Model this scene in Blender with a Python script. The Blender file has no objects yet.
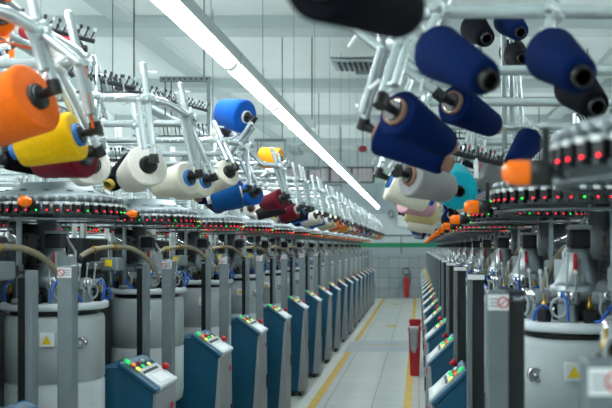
import bpy, math, random
from mathutils import Vector, Matrix
random.seed(7)
D = bpy.data; SC = bpy.context.scene; COL = SC.collection
PI = math.pi
V = Vector
F = 850.0; VPX, VPY = 419.0, 247.0; CZ = 1.52          # lens in photo pixels, principal point, eye height

# ------------------------------------------------------------------ materials
MATS = {}
def lin(c):
    c = c / 255.0
    return c / 12.92 if c <= .04045 else ((c + .055) / 1.055) ** 2.4
def rgb(r, g, b): return (lin(r), lin(g), lin(b), 1)
def mat(name, col, rough=.5, metal=0.0, var=.06, scale=30, bump=0.0, emit=0.0, kind=None, trans=0.0, spec=.5):
    if name in MATS: return MATS[name]
    m = D.materials.new(name); m.use_nodes = True
    nt = m.node_tree; N = nt.nodes; L = nt.links
    p = N['Principled BSDF']
    p.inputs['Roughness'].default_value = rough; p.inputs['Metallic'].default_value = metal
    p.inputs['Specular IOR Level'].default_value = spec
    if trans: p.inputs['Transmission Weight'].default_value = trans
    tc = N.new('ShaderNodeTexCoord')
    no = N.new('ShaderNodeTexNoise'); no.inputs['Scale'].default_value = scale; no.inputs['Detail'].default_value = 4
    L.new(tc.outputs['Object'], no.inputs['Vector'])
    ra = N.new('ShaderNodeValToRGB')
    ra.color_ramp.elements[0].position = .3; ra.color_ramp.elements[1].position = .7
    ra.color_ramp.elements[0].color = (col[0]*(1-var), col[1]*(1-var), col[2]*(1-var), 1)
    ra.color_ramp.elements[1].color = (min(1,col[0]*(1+var)), min(1,col[1]*(1+var)), min(1,col[2]*(1+var)), 1)
    L.new(no.outputs['Fac'], ra.inputs['Fac'])
    L.new(ra.outputs['Color'], p.inputs['Base Color'])
    h = None
    if kind == 'yarn':                                   # cross-wound thread: fine helical bands
        wv = N.new('ShaderNodeTexWave'); wv.wave_type = 'BANDS'; wv.bands_direction = 'Z'
        wv.inputs['Scale'].default_value = 55; wv.inputs['Distortion'].default_value = 2.2; wv.inputs['Detail'].default_value = 2
        L.new(tc.outputs['Object'], wv.inputs['Vector']); h = wv.outputs['Fac']
        mx = N.new('ShaderNodeMix'); mx.data_type = 'RGBA'; mx.blend_type = 'MULTIPLY'; mx.inputs['Factor'].default_value = .10
        L.new(ra.outputs['Color'], mx.inputs['A']); L.new(wv.outputs['Color'], mx.inputs['B'])
        L.new(mx.outputs['Result'], p.inputs['Base Color'])
        p.inputs['Sheen Weight'].default_value = .12 if max(col[:3])>.12 else .0
    elif bump: h = no.outputs['Fac']
    if bump and h is not None:
        b = N.new('ShaderNodeBump'); b.inputs['Strength'].default_value = bump; b.inputs['Distance'].default_value = .004
        L.new(h, b.inputs['Height']); L.new(b.outputs['Normal'], p.inputs['Normal'])
    if emit:
        p.inputs['Emission Color'].default_value = col; p.inputs['Emission Strength'].default_value = emit
    MATS[name] = m
    return m
steel   = mat('galvanised_steel', rgb(205,214,214), .34, .75, .10, 60)
rail_m  = mat('white_zinc_tube', rgb(205,214,216), .24, .62, .06, 40)
alu     = mat('grey_aluminium_profile', rgb(138,149,153), .42, .35, .07, 25)
grey_p  = mat('grey_machine_paint', rgb(92,100,105), .45, .1, .08, 20)
lgrey   = mat('light_grey_machine_paint', rgb(178,187,189), .45, 0, .05, 12)
mgrey   = mat('mid_grey_casting', rgb(158,166,170), .42, .3, .10, 30)
dgrey   = mat('dark_grey_metal', rgb(44,49,53), .5, .3, .15, 25)
black   = mat('black_plastic', rgb(20,22,25), .42, 0, .2, 30)
chrome  = mat('chrome', rgb(225,225,225), .15, 1, .04, 30)
brass   = mat('brass', rgb(176,140,62), .3, .8, .1, 30)
teal    = mat('petrol_blue_paint', rgb(14,82,112), .42, 0, .07, 10)
panelw  = mat('panel_white', rgb(205,214,218), .4, 0, .05, 10)
red     = mat('red_plastic', rgb(200,30,40), .35, 0, .08, 20)
greenb  = mat('green_button', rgb(40,190,100), .3, 0, .05, 20, emit=.5)
yellowb = mat('yellow_button', rgb(235,220,110), .3, 0, .05, 20, emit=.4)
orangeb = mat('orange_button', rgb(235,120,50), .3, 0, .05, 20, emit=.4)
whiteb  = mat('white_plastic', rgb(232,236,236), .4, 0, .04, 20)
blueair = mat('blue_air_tube', rgb(20,100,205), .3, 0, .06, 40)
beige   = mat('beige_hose', rgb(140,133,110), .5, 0, .12, 50)
amber   = mat('amber_lens', rgb(240,112,6), .15, 0, .06, 20, emit=.1)
led_r   = mat('red_led', rgb(255,20,45), .3, 0, 0, 1, emit=3)
led_g   = mat('green_led', rgb(30,255,60), .3, 0, 0, 1, emit=2.2)
yel_lab = mat('yellow_label', rgb(240,205,30), .5, 0, .04, 20)
guard_m = mat('smoked_guard', rgb(150,165,172), .12, 0, .03, 5, trans=.85)
lampdif = mat('lamp_diffuser', rgb(240,250,252), .4, 0, 0, 1, emit=20)
lamph   = mat('lamp_housing', rgb(150,160,160), .5, .2, .06, 10)
redtext = mat('dull_red_print', rgb(196,70,80), .5, 0, .05, 20)
greytxt = mat('grey_print', rgb(135,140,145), .5, 0, .05, 20)
greensig= mat('exit_green', rgb(20,140,95), .4, 0, .04, 10, emit=.5)
cable_m = mat('dark_cable', rgb(60,66,68), .5, 0, .1, 20)
strut_m = mat('strut_steel', rgb(120,132,134), .45, .4, .08, 30)
pipe_m  = mat('spiral_duct', rgb(150,163,165), .38, .6, .12, 60)
maroonp = mat('thread_maroon', rgb(160,60,80), .8, 0, .1, 40)

YC = {'orange':(248,112,20),'yellow':(248,196,8),'maroon':(112,18,38),'navy':(4,28,76),'black':(13,14,21),'cream':(232,226,208),
      'white':(238,234,224),'blue':(18,96,190),'royal blue':(6,90,186),'green':(10,140,70),'teal':(20,120,140),'turquoise':(24,178,196),
      'grey':(146,146,148),'pink':(214,166,176),'pale yellow':(226,208,150),'red':(206,30,60),'amber':(240,160,30),'charcoal':(48,46,50),
      'deep blue':(20,84,150)}
def yarn(c): return mat('yarn_' + c.replace(' ', '_'), rgb(*YC[c]), .85, 0, .07, 90, .35, kind='yarn', spec=.08)

# ------------------------------------------------------------------ mesh builder
class MB:
    def __init__(s): s.v=[]; s.f=[]; s.m=[]; s.sm=[]; s.mats=[]
    def mi(s, m):
        if m not in s.mats: s.mats.append(m)
        return s.mats.index(m)
    def add(s, vs, fs, m, smooth=False):
        o=len(s.v); i=s.mi(m); s.v += [tuple(q) for q in vs]
        for f in fs: s.f.append(tuple(o+k for k in f)); s.m.append(i); s.sm.append(smooth)
    def box(s, c, d, m, rot=None, bev=0.0):
        x,y,z=[q/2 for q in d]; b=min(bev, x*.45, y*.45, z*.45)
        M = rot.to_3x3() if rot else None; c=V(c)
        if b<=0:
            vs=[V((sx*x,sy*y,sz*z)) for sx in(-1,1) for sy in(-1,1) for sz in(-1,1)]
            fs=[(0,1,3,2),(4,6,7,5),(0,4,5,1),(2,3,7,6),(0,2,6,4),(1,5,7,3)]
        else:                                            # chamfered box
            vs=[];ix={}
            for sx in(-1,1):
                for sy in(-1,1):
                    for sz in(-1,1):
                        for a,q in enumerate(((x,y-b,z-b),(x-b,y,z-b),(x-b,y-b,z))):
                            ix[(sx,sy,sz,a)]=len(vs); vs.append(V((sx*q[0],sy*q[1],sz*q[2])))
            fs=[]
            for a in range(3):
                u,w=[(1,2),(2,0),(0,1)][a]
                for sg in(-1,1):
                    q=[]
                    for su,sw in((-1,-1),(1,-1),(1,1),(-1,1)):
                        k=[0,0,0];k[a]=sg;k[u]=su;k[w]=sw; q.append(ix[(*k,a)])
                    fs.append(tuple(q if sg>0 else q[::-1]))
            for a in range(3):                           # edges
                u,w=[(1,2),(2,0),(0,1)][a]
                for su in(-1,1):
                    for sw in(-1,1):
                        k0=[0,0,0];k1=[0,0,0];k0[a]=-1;k1[a]=1
                        for k in(k0,k1): k[u]=su;k[w]=sw
                        q=[ix[(*k0,u)],ix[(*k1,u)],ix[(*k1,w)],ix[(*k0,w)]]
                        n=(vs[q[1]]-vs[q[0]]).cross(vs[q[2]]-vs[q[0]])
                        ctr=sum((vs[i] for i in q),V())/4
                        fs.append(tuple(q if n.dot(ctr)>0 else q[::-1]))
            for sx in(-1,1):
                for sy in(-1,1):
                    for sz in(-1,1):
                        q=[ix[(sx,sy,sz,a)] for a in range(3)]
                        fs.append(tuple(q if sx*sy*sz>0 else q[::-1]))
        if M: vs=[M@q for q in vs]
        s.add([q+c for q in vs], fs, m)
    def tube(s, pts, r, m, n=8, caps=True, smooth=True):
        pts=[V(p) for p in pts]; k=len(pts)
        rs = r if isinstance(r,(list,tuple)) else [r]*k
        t0=(pts[1]-pts[0]).normalized(); u=t0.orthogonal().normalized(); vs=[]
        for i,p in enumerate(pts):
            a=pts[max(i-1,0)]; b=pts[min(i+1,k-1)]; t=(b-a).normalized()
            u=(u-t*u.dot(t))
            u = u.normalized() if u.length>1e-6 else t.orthogonal().normalized()
            w=t.cross(u)
            for j in range(n):
                an=2*PI*j/n; vs.append(p+(u*math.cos(an)+w*math.sin(an))*rs[i])
        fs=[(i*n+j,i*n+(j+1)%n,(i+1)*n+(j+1)%n,(i+1)*n+j) for i in range(k-1) for j in range(n)]
        s.add(vs,fs,m,smooth)
        if caps: s.add(vs[:n],[tuple(range(n))[::-1]],m); s.add(vs[-n:],[tuple(range(n))],m)
    def lathe(s, prof, m, n=24, o=(0,0,0), M=None, smooth=True, a0=0, a1=2*PI, closed=False):
        full = abs(a1-a0-2*PI)<1e-6; o=V(o); k=len(prof); cn = n if full else n+1
        vs=[]
        for (r,z) in prof:
            for j in range(cn):
                an=a0+(a1-a0)*j/n; q=V((r*math.cos(an),r*math.sin(an),z)); vs.append(o+(M@q if M else q))
        fs=[]
        rng = range(k) if closed else range(k-1)
        for i in rng:
            i2=(i+1)%k
            for j in range(n):
                j2=(j+1)%cn
                fs.append((i*cn+j,i*cn+j2,i2*cn+j2,i2*cn+j))
        s.add(vs,fs,m,smooth)
    def ball(s, c, r, m, n=10, squash=1):
        s.lathe([(max(1e-4,r*math.sin(PI*i/6)),-r*squash*math.cos(PI*i/6)) for i in range(7)],m,n,c)
    def prism(s, poly, y0, y1, m, mirror=False):          # polygon in xz extruded along y
        n=len(poly); vs=[(x,y0,z) for x,z in poly]+[(x,y1,z) for x,z in poly]
        fs=[tuple(range(n)),tuple(range(2*n-1,n-1,-1))]+[(i,n+i,n+(i+1)%n,(i+1)%n) for i in range(n)]
        s.add(vs,fs,m)
    def mesh(s, name, side=1):
        me=D.meshes.new(name)
        vs=s.v if side==1 else [(-x,y,z) for x,y,z in s.v]
        me.from_pydata(vs,[],s.f)
        for m in s.mats: me.materials.append(m)
        me.polygons.foreach_set('material_index',s.m); me.polygons.foreach_set('use_smooth',s.sm)
        import bmesh
        b=bmesh.new(); b.from_mesh(me); bmesh.ops.recalc_face_normals(b,faces=b.faces); b.to_mesh(me); b.free()
        me.update(); return me

def link(name, me, parent=None, loc=(0,0,0)):
    o=D.objects.new(name, me); COL.objects.link(o); o.location=loc
    if parent: o.parent=parent
    return o
def tag(o, label=None, cat=None, group=None, kind=None):
    if label: o['label']=label
    if cat: o['category']=cat
    if group: o['group']=group
    if kind: o['kind']=kind
    return o
def empty(name, loc, rz=0):
    o=D.objects.new(name,None); COL.objects.link(o); o.location=loc; o.rotation_euler=(0,0,rz); o.empty_display_size=.1; return o
def struct(name, mb, loc=(0,0,0)): return tag(link(name, mb.mesh(name), None, loc), kind='structure')
def copy_tree(src, parent=None):
    c=src.copy(); COL.objects.link(c)
    if parent: c.parent=parent
    for ch in src.children: copy_tree(ch,c)
    return c
def px(x, y, Y): return V(((x-VPX)*Y/F, Y, CZ+(VPY-y)*Y/F))   # a point of the photograph at a depth
ORD=['first','second','third','fourth','fifth','sixth','seventh','eighth','ninth','tenth','eleventh','twelfth','thirteenth',
     'fourteenth','fifteenth','sixteenth','seventeenth','eighteenth','nineteenth','twentieth']

# ------------------------------------------------------------------ rows
PITCH=1.22
XL, YL0 = -1.53, 3.58-1.22          # left row: machine centres, first one in view
XR, YR0 = 0.51, 2.72-1.22           # right row
NL, NR = 17, 18
WALLY=25.3

# ------------------------------------------------------------------ room
def build_room():
    x0,x1,y0,y1,H = -6.5,5.5,-3.0,WALLY,4.35
    # floor tiles
    fm=mat('floor_tile',rgb(196,202,198),.32,0,.04,6); nt=fm.node_tree; N=nt.nodes; L=nt.links; p=N['Principled BSDF']
    br=N.new('ShaderNodeTexBrick'); br.offset=0; br.inputs['Scale'].default_value=1
    br.inputs['Brick Width'].default_value=.45; br.inputs['Row Height'].default_value=.45; br.inputs['Mortar Size'].default_value=.006
    br.inputs['Color1'].default_value=rgb(214,219,214); br.inputs['Color2'].default_value=rgb(205,212,208); br.inputs['Mortar'].default_value=rgb(150,158,156)
    tc=N.new('ShaderNodeTexCoord'); L.new(tc.outputs['Object'],br.inputs['Vector'])
    L.new(br.outputs['Color'],p.inputs['Base Color'])
    m=MB(); m.box(((x0+x1)/2,(y0+y1)/2,-.05),(x1-x0,y1-y0,.1),fm); struct('floor',m)
    cm=mat('ceiling_paint',rgb(222,230,228),.85,0,.03,2)
    m=MB(); m.box(((x0+x1)/2,(y0+y1)/2,H+.05),(x1-x0,y1-y0,.1),cm); struct('ceiling',m)
    wm=mat('wall_paint',rgb(206,215,215),.8,0,.03,2)
    m=MB(); m.box((x0-.05,(y0+y1)/2,H/2),(.1,y1-y0,H),wm); struct('wall_left',m)
    m=MB(); m.box((x1+.05,(y0+y1)/2,H/2),(.1,y1-y0,H),wm); struct('wall_right',m)
    m=MB(); m.box(((x0+x1)/2,y0-.05,H/2),(x1-x0,.1,H),wm); struct('wall_back',m)
    m=MB(); m.box(((x0+x1)/2,y1+.05,H/2),(x1-x0,.1,H),wm)
    up=mat('upper_wall_grey_blue',rgb(176,190,196),.8,0,.03,2)
    struct('wall_far',m)
    m=MB(); m.box(((x0+x1)/2,y1-.02,(2.5+3.42)/2),(x1-x0,.04,.92),up); struct('trim_1',m)       # grey-blue fascia band
    tm=mat('wainscot_tile',rgb(150,158,160),.35,0,.04,6); nt=tm.node_tree; N=nt.nodes; L=nt.links; p=N['Principled BSDF']
    br=N.new('ShaderNodeTexBrick'); br.offset=0; br.inputs['Scale'].default_value=1
    br.inputs['Brick Width'].default_value=.3; br.inputs['Row Height'].default_value=.3; br.inputs['Mortar Size'].default_value=.006
    br.inputs['Color1'].default_value=rgb(150,158,160); br.inputs['Color2'].default_value=rgb(138,147,150); br.inputs['Mortar'].default_value=rgb(92,100,102)
    tc=N.new('ShaderNodeTexCoord'); mp=N.new('ShaderNodeMapping'); mp.inputs['Rotation'].default_value=(PI/2,0,0)
    L.new(tc.outputs['Object'],mp.inputs['Vector']); L.new(mp.outputs['Vector'],br.inputs['Vector']); L.new(br.outputs['Color'],p.inputs['Base Color'])
    m=MB(); m.box(((x0+x1)/2,y1-.015,.64),(x1-x0,.03,1.28),tm); struct('trim_2',m)
    pl=mat('plain_grey_band',rgb(150,160,166),.5,0,.03,4)
    m=MB(); m.box(((x0+x1)/2,y1-.02,1.39),(x1-x0,.04,.22),pl); struct('trim_3',m)
    gm=mat('green_stripe',rgb(10,125,88),.45,0,.03,4)
    m=MB(); m.box(((x0+x1)/2,y1-.03,1.575),(x1-x0,.06,.14),gm); struct('trim_4',m)
    # clerestory window: frame and pink-grey panes
    fr=mat('window_frame_dark',rgb(90,92,94),.5,0,.05,6); pane=mat('pale_pink_pane',rgb(206,194,198),.25,0,.04,2)
    wx0,wx1=-4.6,-1.35
    w=empty('window_1',((wx0+wx1)/2,y1-.03,3.66)); tag(w,kind='structure'); hw=(wx1-wx0)/2
    m=MB(); m.box((0,0,.22),(2*hw,.06,.05),fr); m.box((0,0,-.22),(2*hw,.06,.05),fr)
    for i in range(6): m.box((-hw+2*hw*i/5,-.002,0),(.07,.062,.44),fr)
    link('window_frame',m.mesh('window_frame'),w)
    for i in range(5):
        m=MB(); m.box((-hw+2*hw*(i+.5)/5,.012,0),(2*hw/5-.07,.02,.39),pane); link('window_pane',m.mesh('window_pane'),w)
    # ceiling beams and joists
    bm_=mat('beam_paint',rgb(190,201,201),.8,0,.03,2)
    for i,yb in enumerate((10.6,14.5,18.4,22.3)):
        m=MB(); m.box(((x0+x1)/2,yb,H-.08),(x1-x0-.02,.42,.16),bm_); struct('trim_%d'%(5+i),m)
    for i,xb in enumerate((-3.6,2.9)):
        m=MB(); m.box((xb,(y0+y1)/2,H-.04),(.3,y1-y0-.1,.08),bm_); struct('trim_%d'%(9+i),m)
    # floor lines
    yl=mat('yellow_floor_paint',rgb(216,178,60),.5,0,.12,8)
    def line(n,xa,xb,ya,yb,mm=yl,z=.003):
        m=MB(); m.box(((xa+xb)/2,(ya+yb)/2,z/2),(abs(xb-xa),abs(yb-ya),z),mm); tag(link(n,m.mesh(n)),kind='structure')
    line('floor_line',-1.06,-.98,13.8,WALLY-.05); line('floor_line',-1.06,-.98,1,12.3)
    line('floor_line',-.15,-.07,1,WALLY-.05)
    line('floor_line',-.93,-.2,13.15,13.2)
    line('floor_line',-.72,-.52,22.4,22.7); line('floor_line',-.63,-.43,16.2,16.45)
    line('floor_marking',-1.1,-.02,12.35,13.75,mat('blue_grey_floor_band',rgb(172,186,192),.3,0,.06,4),.0015)
build_room()

# ------------------------------------------------------------------ overhead things
def build_overhead():
    LZ=2.60
    def batten(nm, lab, x, y, grp):
        r=empty('ceiling_lamp',(x,y,LZ)); tag(r,lab,'lamp',grp)
        m=MB(); m.box((.012,0,.075),(.10,1.49,.05),lamph,bev=.01); m.box((.055,0,.045),(.016,1.49,.05),lamph); link('lamp_housing',m.mesh('lamp_housing'),r)
        m=MB(); m.lathe([(1e-4,-.73),(.032,-.73),(.042,-.72),(.042,.72),(.032,.73),(1e-4,.73)],lampdif,12,(-.005,0,.022),Matrix.Rotation(-PI/2,3,'X'))
        link('lamp_tube',m.mesh('lamp_tube'),r)
        m=MB()
        m.lathe([(1e-4,-.012),(.045,-.012),(.045,.012),(1e-4,.012)],whiteb,12,(-.005,0,.022),Matrix.Rotation(-PI/2,3,'X')); me=m.mesh('end_cap')
        for yy in(-.735,.735): link('end_cap',me,r,(0,yy,0))
        m=MB(); m.tube([(0,.3,.1),(0,.3,4.34-LZ)],.0018,cable_m,5); link('hanging_wire',m.mesh('hanging_wire'),r)
        return r
    base=None
    def row(x, ya, yb, where, first):
        nonlocal base
        y=ya; i=0
        while y<yb:
            if y-.75>0 and first: i+=1; lab='white fluorescent batten lamp, %s along the strip above the aisle'%ORD[min(i-1,19)]; g='lamps of the strip above the aisle'
            else: lab='white fluorescent batten lamp in the strip above the %s'%where; g='lamps of the strip above the %s'%where
            if base is None: base=batten('ceiling_lamp',lab,x,y,g)
            else:
                o=copy_tree(base); o.location=(x,y,LZ); o['label']=lab; o['group']=g
            y+=1.53
    row(-1.13,-1.8,23.6,'aisle',True)
    row(-4.1,-1.8,23,'machines beyond the left back row',False)
    row(3.1,-1.8,23,'machines beyond the right back row',False)
    # spiral duct
    m=MB(); pts=[]; rr=[]
    for i in range(361):
        y=3+i*.06; pts.append((-2.45,y,2.80)); rr.append(.062 if i%5 else .068)
    m.tube(pts,rr,pipe_m,14); r=empty('spiral_duct',(0,0,0)); tag(r,'galvanised spiral air duct running above the left machines','duct'); link('duct_pipe',m.mesh('duct_pipe'),r)
    for k in range(7):
        m=MB(); m.tube([(-2.45,3.5+k*3.3,2.86),(-2.45,3.5+k*3.3,4.345)],.004,cable_m,6); link('hanger_rod',m.mesh('hanger_rod'),r)
    # hanging strut frames
    for i,y in enumerate((7.0,11.0,15.0,19.0)):
        r=empty('strut_trapeze',(-1.92,y,2.9)); tag(r,'grey perforated strut frame, %s from the camera, hung above the left machines'%ORD[i],'frame','strut frames over the left row')
        m=MB(); m.box((0,0,0),(.42,.04,.04),strut_m)
        for k in range(9): m.box((-.18+k*.045,-.021,0),(.018,.004,.012),black)
        link('strut',m.mesh('strut'),r)
        m=MB(); m.box((.19,0,-.24),(.03,.03,.44),strut_m); link('drop_bar',m.mesh('drop_bar'),r)
        for xx in(-.17,-.12):
            m=MB(); m.tube([(xx,0,-.02),(xx,0,-.3)],.006,cable_m,6); link('drop_wire',m.mesh('drop_wire'),r)
        m=MB(); m.tube([(.15,0,.02),(.15,0,1.44)],.006,cable_m,6); link('hanging_rod',m.mesh('hanging_rod'),r)
    # cables and small boxes hanging
    for i,(x,y,yb,Y,lab) in enumerate(((134,8,92,6.2,'thin dark cable hanging above the first left creel'),(312,20,122,11,'thin cable with grey switch box right of the lamp strip'),
                                   (341,92,216,20,'long thin cable hanging by the far lamps'),(358,150,180,23,'short thin cable hanging near the exit sign'))):
        p=px(x,yb,Y); r=empty('hanging_cable',p); tag(r,lab,'cable')
        m=MB(); m.tube([(0,0,0),(0,0,4.34-p.z)],.008 if Y>8 else .006,cable_m,6); link('wire',m.mesh('wire'),r)
        if i==1:
            m=MB(); m.box((0,0,-.02),(.09,.06,.12),lgrey,bev=.008); link('switch_box',m.mesh('switch_box'),r)
    # ceiling vent, tray, alarm
    r=empty('ceiling_vent',(-.96,13.03,4.33)); tag(r,'grey ceiling vent grille behind the right creel tubes','vent')
    m=MB(); m.box((0,0,-.02),(.7,.7,.04),lgrey,bev=.006); link('vent_frame',m.mesh('vent_frame'),r)
    m=MB()
    for k in range(7): m.box((-.24+k*.08,0,-.05),(.045,.56,.02),dgrey)
    link('grille',m.mesh('grille'),r)
    p=px(363,149,16); r=empty('alarm_bell',p); tag(r,'red alarm bell hanging below the ceiling beside the navy cones','alarm')
    m=MB(); m.lathe([(1e-4,.06),(.05,.055),(.08,.02),(.085,-.02),(.06,-.05),(1e-4,-.055)],mat('alarm_red',rgb(140,20,30),.4),16,(0,0,0)); link('bell',m.mesh('bell'),r)
    m=MB(); m.tube([(0,0,.05),(0,0,4.34-p.z)],.008,cable_m,6); link('conduit',m.mesh('conduit'),r)
    for i,(yy,zz) in enumerate(((12.1,4.0),(13.9,3.95),(17.0,3.8),(20.5,3.75))):
        r=empty('cable_tray',(.9,yy,zz)); tag(r,'dark steel cable tray crossing under the ceiling, %s from the camera'%ORD[i],'tray','cable trays on the right')
        m=MB(); m.box((0,0,0),(3.6,.12,.03),strut_m); link('tray',m.mesh('tray'),r)
        for xx in(-1.5,1.5):
            m=MB(); m.tube([(xx,0,.01),(xx,0,4.34-zz)],.008,cable_m,6); link('rod',m.mesh('rod'),r)
    # exit sign on far wall
    p=px(380,174.5,WALLY-.05); r=empty('exit_sign',(p.x,WALLY-.02,p.z)); tag(r,'green exit sign with white running figure high on the far wall','sign')
    m=MB(); m.box((0,-.02,0),(.30,.04,.2),greensig,bev=.006); link('sign_box',m.mesh('sign_box'),r)
    m=MB(); w=whiteb
    m.ball((-.01,-.042,.065),.018,w,8,.9)
    for a,b in (((-.01,.04),(-.03,-.01)),((-.03,-.01),(.01,-.04)),((.01,-.04),(0,-.075)),((-.03,-.01),(-.07,-.05)),((-.015,.035),(.03,.02)),((-.015,.035),(-.06,.015))):
        m.tube([(a[0],-.043,a[1]),(b[0],-.043,b[1])],.008,w,5)
    m.box((.1,-.043,0),(.05,.006,.13),w)
    link('pictogram',m.mesh('pictogram'),r)
    # far wall boxes
    for i,(x,y,w_,h_) in enumerate(((403,221,.36,.36),(391,214,.12,.2))):
        p=px(x,y,WALLY-.1); r=empty('wall_box',(p.x,WALLY-.04,p.z)); tag(r,('wide white electrical box on the far wall','small dark grey electrical box beside the wide white one')[i],'box')
        m=MB(); m.box((0,-.07,0),(w_,.12,h_),(panelw,dgrey)[i],bev=.01); link('enclosure',m.mesh('enclosure'),r)
        m=MB(); m.box((0,-.135,0),(w_*.85,.01,h_*.85),(whiteb,mgrey)[i]); link('lid',m.mesh('lid'),r)
    m=MB(); m.box((-.55,WALLY-.055,1.86),(1.7,.108,.05),strut_m); tag(link('conduit',m.mesh('conduit')),'grey conduit running across the white far wall','pipe')
    m=MB(); m.tube([(-.53,WALLY-.068,1.3),(-.53,WALLY-.068,1.83)],.012,cable_m,6); tag(link('wall_cable',m.mesh('wall_cable')),'dark vertical cable down the middle of the far wall','cable')
build_overhead()

# ------------------------------------------------------------------ machine parts (local: +x to the aisle, y along the row)
CACHE={}
def cached(key, fn, side):
    k=(key,side)
    if k not in CACHE:
        mb=MB(); fn(mb); CACHE[k]=mb.mesh(key.split('|')[0],side)
    return CACHE[k]
RING_R=.262
def p_base(m):
    m.box((-.08,-.03,.07),(.38,.40,.14),dgrey,bev=.01); m.box((-.08,-.03,.40),(.34,.36,.52),grey_p,bev=.015)
def p_drum(m):
    m.lathe([(1e-4,.655),(.17,.655),(.188,.67),(.195,.72),(.195,.96),(.191,.963),(.191,.972),(.195,.975),(.195,1.215),(.19,1.235),(.175,1.24),(1e-4,1.24)],lgrey,32)
    m.box((.02,.175,1.13),(.12,.07,.15),lgrey,Matrix.Rotation(.1,4,'Z'),.008); m.box((.02,.165,.92),(.12,.07,.2),lgrey,Matrix.Rotation(.1,4,'Z'),.008)
def p_bed(m):
    m.lathe([(1e-4,1.235),(.172,1.235),(.172,1.262),(1e-4,1.262)],black,28)
    m.lathe([(1e-4,1.262),(.206,1.262),(.211,1.267),(.211,1.287),(.206,1.292),(1e-4,1.292)],panelw,32)
def p_cylinder(m):
    m.lathe([(1e-4,1.29),(.10,1.29),(.10,1.33),(.088,1.335),(.088,1.352),(1e-4,1.352)],dgrey,24)
    for i in range(10):
        a=2*PI*i/10; m.tube([(.115*math.cos(a),.115*math.sin(a),1.29),(.105*math.cos(a),.105*math.sin(a),1.36)],.008,chrome if i%2 else black,6)
cast=mat('cast_aluminium',rgb(176,184,188),.33,.65,.08,30)
def p_cone(m):
    m.lathe([(1e-4,1.352),(.089,1.352),(.092,1.358),(.092,1.394),(.080,1.402),(.072,1.412),(.039,1.497),(.036,1.515),(1e-4,1.515)],cast,32)
    for a in(.5,2.6,4.7): m.box((.055*math.cos(a),.055*math.sin(a),1.445),(.05,.009,.07),cast,Matrix.Rotation(a,4,'Z'))
def p_motor(m): m.box((0,0,1.545),(.066,.066,.06),black,bev=.005)
def p_motorcap(m): m.box((0,0,1.582),(.071,.071,.014),mgrey,bev=.003)
def p_motorcable(m): m.tube([(.0,.03,1.555),(.01,.065,1.575),(.01,.09,1.53),(.005,.098,1.46),(.0,.11,1.40)],.006,black,6)
def p_canister(m):
    m.lathe([(1e-4,1.40),(.052,1.40),(.054,1.405),(.054,1.435),(.04,1.44),(1e-4,1.44)],mgrey,20,(-.11,.165,0))
    m.lathe([(.042,1.44),(.042,1.64),(.038,1.64),(.038,1.44)],mgrey,20,(-.11,.165,0),closed=True)
    m.lathe([(1e-4,1.29),(.03,1.29),(.03,1.40)],grey_p,14,(-.11,.165,0))
def p_solenoid(m):
    m.box((0,0,.02),(.03,.035,.04),black,bev=.003); m.lathe([(1e-4,.04),(.010,.04),(.010,.058),(.004,.062),(.004,.085),(1e-4,.085)],brass,10); m.box((-.03,0,.05),(.05,.012,.012),dgrey)
def p_lever(m):
    m.box((.022,-.064,1.470),(.013,.013,.06),red,bev=.003); m.box((.022,-.058,1.443),(.014,.03,.012),red,bev=.003)
def p_feeder(m):                                        # built around the origin, radial = +x
    m.box((0,0,.022),(.05,.05,.044),alu,bev=.004); m.box((-.005,0,.058),(.045,.058,.03),mgrey,bev=.003)
    for k in(-1,0,1): m.lathe([(1e-4,-.013),(.006,-.013),(.007,0),(.006,.013),(1e-4,.013)],chrome,8,(.022,k*.016,.062))
    m.tube([(.0,-.02,.07),(.005,-.022,.12)],.0035,steel,5); m.ball((.005,-.022,.122),.006,whiteb,8)
    m.lathe([(.020,-.004),(.026,-.004),(.026,.004),(.020,.004)],mgrey,12,(.03,.018,.036),Matrix.Rotation(PI/2,3,'Y'),closed=True)
def p_air(a, m):
    c,s=math.cos(a),math.sin(a)
    P=lambda r,z,da=0:(r*math.cos(a+da),r*math.sin(a+da),z)
    m.tube([P(.19,1.335),P(.212,1.345,.05),P(.22,1.325,.13),P(.212,1.30,.2),P(.195,1.297,.26)],.0048,blueair,6)
    m.tube([P(.17,1.36,-.2),P(.2,1.385,-.25),P(.22,1.36,-.33),P(.215,1.30,-.36)],.0045,blueair,6)
def p_columns(a, m):
    m.tube([(.185*math.cos(a),.185*math.sin(a),1.29),(.185*math.cos(a),.185*math.sin(a),1.665)],.011,alu,12)
    m.lathe([(.017,1.29),(.03,1.29),(.03,1.31),(.017,1.315)],mgrey,12,(.185*math.cos(a),.185*math.sin(a),0))
def p_guard(m):
    m.lathe([(.185,1.42),(.185,1.62),(.181,1.62),(.181,1.42)],guard_m,14,a0=PI*.62,a1=PI*1.38,closed=True)
def p_gearcase(m):
    m.box((-.13,-.02,1.50),(.07,.11,.16),black,bev=.006); m.box((-.16,.09,1.46),(.06,.07,.22),dgrey,bev=.006)
    m.lathe([(1e-4,1.30),(.045,1.30),(.045,1.40),(.03,1.42),(1e-4,1.42)],grey_p,16,(-.07,-.13,0))
    for k in range(5): m.box((-.09+.0*k,-.02,1.44+k*.03),(.012,.10,.012),black)
    m.tube([(.02,.14,1.29),(.02,.15,1.5),(-.05,.13,1.62)],.008,steel,6)
    m.tube([(.06,-.13,1.29),(.06,-.14,1.50)],.005,steel,6)
def p_cross(m):
    m.box((-.12,0,1.425),(.045,1.0,.04),grey_p,bev=.005)
    m.box((-.12,.32,1.46),(.09,.16,.05),mgrey,bev=.006)
def p_dark_box(m):  # dark box added behind each machine to darken the gap between rows
    m.box((-.345,-.02,.86),(.11,.40,1.42),dgrey,bev=.008); m.box((-.288,-.02,1.2),(.006,.3,.5),black)
    for k in range(5): m.box((-.284,-.02,1.0+k*.09),(.008,.22,.012),grey_p)
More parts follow.
